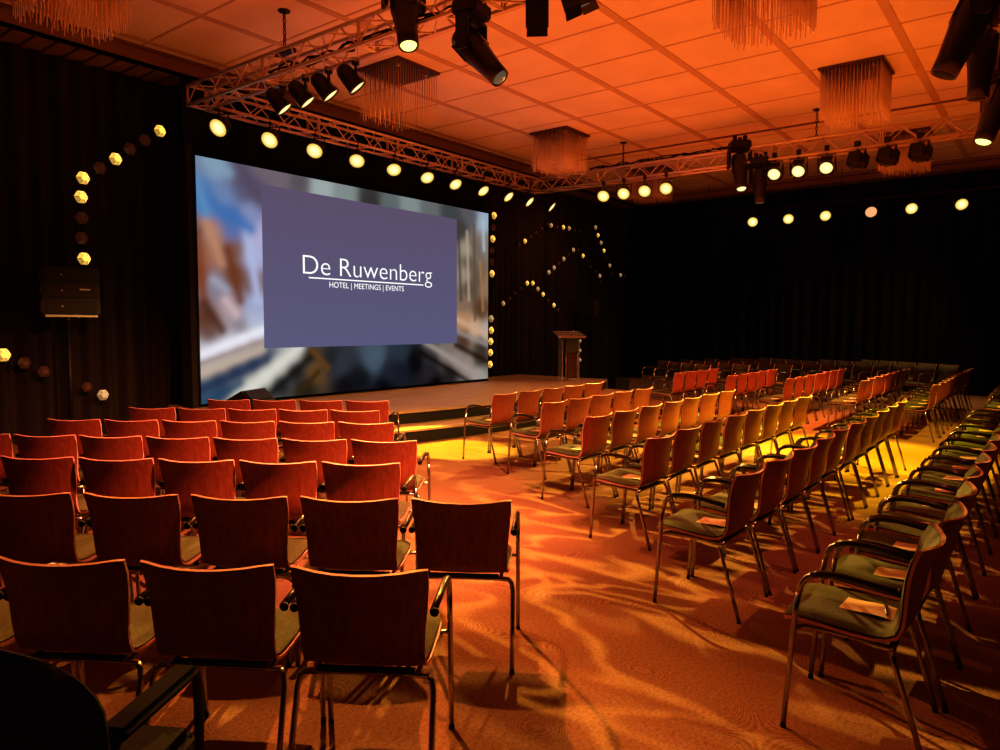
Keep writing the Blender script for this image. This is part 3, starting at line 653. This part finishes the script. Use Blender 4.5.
mid = [o for o in bpy.data.objects if o.name.startswith('line_array_speaker') and abs(o.location.z - 2.14) < .01][0]
MB().box((.16, -.178, .02), (.13, .006, .022)).build('name_badge', mat('pale badge', (.7, .7, .7), .4), mid)
t = empty('speaker_stand', (4.15, 10.74, 0), label='dark stand carrying the stacked loudspeakers before the drape', cat='stand')
MB().box((0, 0, 1.80), (.66, .30, .03)).build('platform', M_steel, t)
MB().tube([(0, 0, .03), (0, 0, 1.79)], .035).build('pole', M_black, t)
MB().box((0, 0, .015), (.7, .6, .03)).build('base', M_black, t)
# loudspeaker high behind the lectern
t = empty('hanging_loudspeaker', (18.25, 10.85, 2.2), R(12), label='dim loudspeaker box hanging on the drape beyond the lectern', cat='loudspeaker')
MB().box((0, 0, 0), (.5, .40, .58)).build('cabinet', M_blackgloss, t, bevel=.015)
MB().box((0, -.205, 0), (.44, .012, .52)).build('grille', mat('brown grille', (.05, .03, .02), .6), t)
MB().tube([(0, .1, .29), (0, .1, 3.2)], .01).build('hanging_rod', M_black, t)
# wedge monitor on the stage near the curtain
t = empty('stage_monitor', (6.30, 9.75, .40), R(24), label='black wedge monitor speaker on the stage corner below the screen', cat='loudspeaker')
mb = MB(); tri = [(-.24, 0), (.24, 0), (.20, .16), (-.05, .30), (-.24, .12)]
vs = [(-.32, y, z) for y, z in tri] + [(.32, y, z) for y, z in tri]
mb.add(vs, [(0, 1, 2, 3, 4), (9, 8, 7, 6, 5)] + [(i, (i + 1) % 5, 5 + (i + 1) % 5, 5 + i) for i in range(5)]); mb.build('cabinet', M_blackgloss, t)
MB().box((0, -.15, .225), (.56, .20, .008), Matrix.Rotation(R(43), 3, 'X')).build('grille', M_black, t)
# small black box on the floor past the stage end
t = empty('floor_speaker', (16.35, 8.85, 0), R(-30), label='small black speaker box on the floor past the stage end', cat='loudspeaker')
MB().box((0, 0, .20), (.42, .36, .38)).build('cabinet', M_blackgloss, t, bevel=.015); MB().box((0, -.185, .20), (.36, .01, .32)).build('grille', M_black, t)
for s in (-1, 1): MB().tube([(s * .15, -.12, 0), (s * .15, -.12, .015)], .02).tube([(s * .15, .12, 0), (s * .15, .12, .015)], .02).build('foot', M_rubber, t)

# ------------------------------------------------------------------ lectern
M_top = mat('frosted acrylic top', (.85, .82, .8), .2); M_top.node_tree.nodes['Principled BSDF'].inputs['Alpha'].default_value = .35
t = empty('lectern', (14.13, 8.95, .40), R(-38), label='clear acrylic lectern with slanted top standing on the stage', cat='lectern')
MB().box((0, .0, .012), (.58, .42, .022)).build('base', M_acryl, t, bevel=.004)
for s in (-1, 1): MB().box((s * .20 - .0, .0, .53), (.018, .26, 1.02)).box((s * .20, -.13, .53), (.022, .008, 1.02)).build('side_panel', [M_acryl], t)
MB().box((.07, .03, .36), (.27, .03, .62)).box((.07, .01, .36), (.20, .02, .54)).build('front_panel', mat('brown lectern panel', (.07, .03, .02), .4), t)
fr = MB()
for a, b2 in (((-.07, 0, .05), (-.07, 0, .67)), ((.21, 0, .05), (.21, 0, .67)), ((-.07, 0, .67), (.21, 0, .67)), ((-.07, 0, .05), (.21, 0, .05))): fr.tube([a, b2], .009)
fr.build('panel_frame', M_steel, t)
mbp = MB().prism([(-.10, -.05), (.24, -.05), (.20, .05), (-.06, .05)], .68, 1.03).build('glass_column', mat('grey-green glass', (.10, .13, .10), .2), t)
rotx = Matrix.Rotation(R(14), 3, 'X')
MB().box((0, .0, 1.09), (.66, .46, .016), rotx).build('top', M_top, t)
MB().box((0, -.225, 1.035), (.66, .016, .05), rotx).build('book_stop', M_steel, t)
te = MB()
for a, b2 in (((-.33, -.23), (.33, -.23)), ((-.33, .23), (.33, .23)), ((-.33, -.23), (-.33, .23)), ((.33, -.23), (.33, .23))): te.tube([rotx @ Vector((*a, 0)) + Vector((0, 0, 1.10)), rotx @ Vector((*b2, 0)) + Vector((0, 0, 1.10))], .008, 6)
te.build('top_rim', M_steel, t)
t2 = tag(MB().tube([(14.16, 9.0, 1.53), (14.10, 8.92, 1.60), (14.04, 8.86, 1.62)], .006).build('microphone', M_black), 'thin gooseneck microphone at the lectern top', 'microphone')
# grey stage monitor / wheelchair-like dark stack of spare chairs near the far aisle is part of the chair block

# ------------------------------------------------------------------ lights
def spot(loc, target, energy, col, size, blend=.5, rad=.12, gobo=None, name='stage_beam', band=False):
    l = bpy.data.lights.new(name, 'SPOT'); l.energy = energy; l.color = col; l.spot_size = R(size); l.spot_blend = blend; l.shadow_soft_size = rad
    o = link(bpy.data.objects.new(name, l)); o.location = loc; o.rotation_euler = (Vector(target) - Vector(loc)).to_track_quat('-Z', 'Y').to_euler()
    if gobo:
        sc_, lo, hi, base, seed, dist = gobo
        l.use_nodes = True; nt = l.node_tree; N = nt.nodes; L = nt.links; em = [n for n in N if n.type == 'EMISSION'][0]
        g = N.new('ShaderNodeNewGeometry'); sep = N.new('ShaderNodeSeparateXYZ'); L.new(g.outputs['Incoming'], sep.inputs[0])
        dx = N.new('ShaderNodeMath'); dx.operation = 'DIVIDE'; dy = N.new('ShaderNodeMath'); dy.operation = 'DIVIDE'
        L.new(sep.outputs['X'], dx.inputs[0]); L.new(sep.outputs['Z'], dx.inputs[1]); L.new(sep.outputs['Y'], dy.inputs[0]); L.new(sep.outputs['Z'], dy.inputs[1])
        cb = N.new('ShaderNodeCombineXYZ'); st1 = N.new('ShaderNodeMath'); st1.operation = 'MULTIPLY'; st1.inputs[1].default_value = .32; L.new(dy.outputs[0], st1.inputs[0])
        L.new(dx.outputs[0], cb.inputs[0]); L.new(st1.outputs[0], cb.inputs[1]); cb.inputs[2].default_value = seed
        no = N.new('ShaderNodeTexNoise'); no.inputs['Scale'].default_value = sc_; no.inputs['Detail'].default_value = 1.0; no.inputs['Distortion'].default_value = dist
        L.new(cb.outputs[0], no.inputs['Vector'])
        mr = N.new('ShaderNodeMapRange'); mr.inputs['From Min'].default_value = lo; mr.inputs['From Max'].default_value = hi; mr.inputs['To Min'].default_value = base; mr.inputs['To Max'].default_value = 1
        if band:
            a1 = N.new('ShaderNodeMath'); a1.operation = 'SUBTRACT'; a1.inputs[1].default_value = .5; a2 = N.new('ShaderNodeMath'); a2.operation = 'ABSOLUTE'
            L.new(no.outputs['Fac'], a1.inputs[0]); L.new(a1.outputs[0], a2.inputs[0]); L.new(a2.outputs[0], mr.inputs['Value'])
        else: L.new(no.outputs['Fac'], mr.inputs['Value'])
        L.new(mr.outputs['Result'], em.inputs['Strength'])
    return o
def area(loc, target, energy, col, sx_, sy_, spread=180, name='wash'):
    l = bpy.data.lights.new(name, 'AREA'); l.energy = energy; l.color = col; l.shape = 'RECTANGLE'; l.size = sx_; l.size_y = sy_; l.spread = R(spread)
    o = link(bpy.data.objects.new(name, l)); o.location = loc; o.rotation_euler = (Vector(target) - Vector(loc)).to_track_quat('-Z', 'Y').to_euler(); return o
OR = (1, .30, .06); RD = (1, .20, .05)
# ceiling up-wash, added unseen panels hanging in mid-room
area((10.5, 4.2, 2.9), (10.5, 4.2, 9), 300, (1, .12, .012), 11, 9)
area((3.6, 5.5, 3.4), (3.6, 5.5, 9), 30, (1, .13, .016), 4, 5)
# warm front light from the trusses; the last beams are added without fixtures
spot((5.95, 7.2, 4.55), (3.0, 3.7, 0), 3200, (1, .28, .06), 54, .9, .04, (6.5, .44, .56, .6, 1.2, 1.2), name='front_beam')
spot((9.5, 9.8, 4.5), (6.0, 5.0, 0), 1300, (1, .29, .06), 50, .9, .05, (6, .44, .56, .5, 5.2, 1.2), name='front_beam')
spot((14.0, 7.0, 4.5), (6.4, 3.4, 0), 6000, (1, .50, .10), 58, .7, .02, (8, .060, .020, .0, 3.1, .8), name='gobo_beam', band=True)
spot((5.95, 4.3, 4.35), (4.6, 1.2, 0), 2000, (1, .55, .09), 92, .6, .02, (9.5, .065, .0, .0, 7.7, 1.3), name='gobo_beam', band=True)
spot((3.1, 4.1, 4.8), (1.5, 2.5, 0), 900, (1, .36, .08), 56, .8, .04, (6, .44, .56, .6, 2.2, 1), name='front_beam')  # added beam, no lamp hangs here; brightens floor between the angled rows
spot((4.8, -.6, 4.6), (5.8, 2.4, .6), 380, (1, .20, .10), 60, .9, .08, name='back_beam')  # added weak red beam, no fixture; lifts backs of the rear near rows
spot((12.0, -.8, 4.7), (12.9, 1.5, .6), 1500, (1, .62, .05), 44, .8, .08, name='back_beam')  # added beam with no fixture, yellows the chair backs in the far block
# red-orange light on the chair backs
spot((3.0, .2, 4.6), (4.1, 5.6, .3), 4800, (1, .27, .12), 54, .9, .08, name='back_beam')
spot((9.3, 1.3, 4.1), (8.6, 5.4, .3), 1900, (1, .52, .12), 80, .8, .1, name='back_beam')
spot((12.9, 1.0, 4.6), (13.5, 4.4, .4), 3000, (1, .26, .06), 62, .8, .1, name='back_beam')
# yellow pools
spot((7.2, 9.8, 4.5), (7.3, 6.55, 0), 6500, (1, .80, .03), 16, .3, .04, name='yellow_beam')
spot((12.6, 4.6, 4.9), (10.45, 2.2, 0), 7000, (1, .66, .01), 33, .5, .05, name='yellow_beam')
spot((9.6, 1.0, 4.1), (8.8, 2.3, .5), 1700, (1, .72, .02), 60, .8, .05, name='yellow_beam')
# soft stage light
spot((12.0, 9.8, 4.5), (10.5, 8.6, .4), 260, (1, .40, .12), 95, .9, .2, name='stage_wash')
# drape accent
spot((16.0, 8.5, 5.0), (16.5, 11.3, 2.5), 120, (1, .38, .12), 95, .9, .2, name='drape_wash')
spot((4.6, 9.3, 4.9), (4.2, 11.3, 2.2), 8, (1, .42, .12), 90, .9, .2, name='drape_wash')
spot((19.0, 1.0, 5.2), (18.5, 4.5, .5), 700, (1, .66, .25), 95, .9, .2, name='dim_wash')

w = bpy.data.worlds.new('world'); bpy.context.scene.world = w; w.use_nodes = True
w.node_tree.nodes['Background'].inputs['Color'].default_value = (.5, .2, .1, 1); w.node_tree.nodes['Background'].inputs['Strength'].default_value = .01
sc = bpy.context.scene
sc.view_settings.view_transform = 'Standard'; sc.view_settings.look = 'Medium High Contrast'; sc.view_settings.exposure = 0
sc.cycles.max_bounces = 6; sc.cycles.use_denoising = True; sc.cycles.sample_clamp_indirect = 4
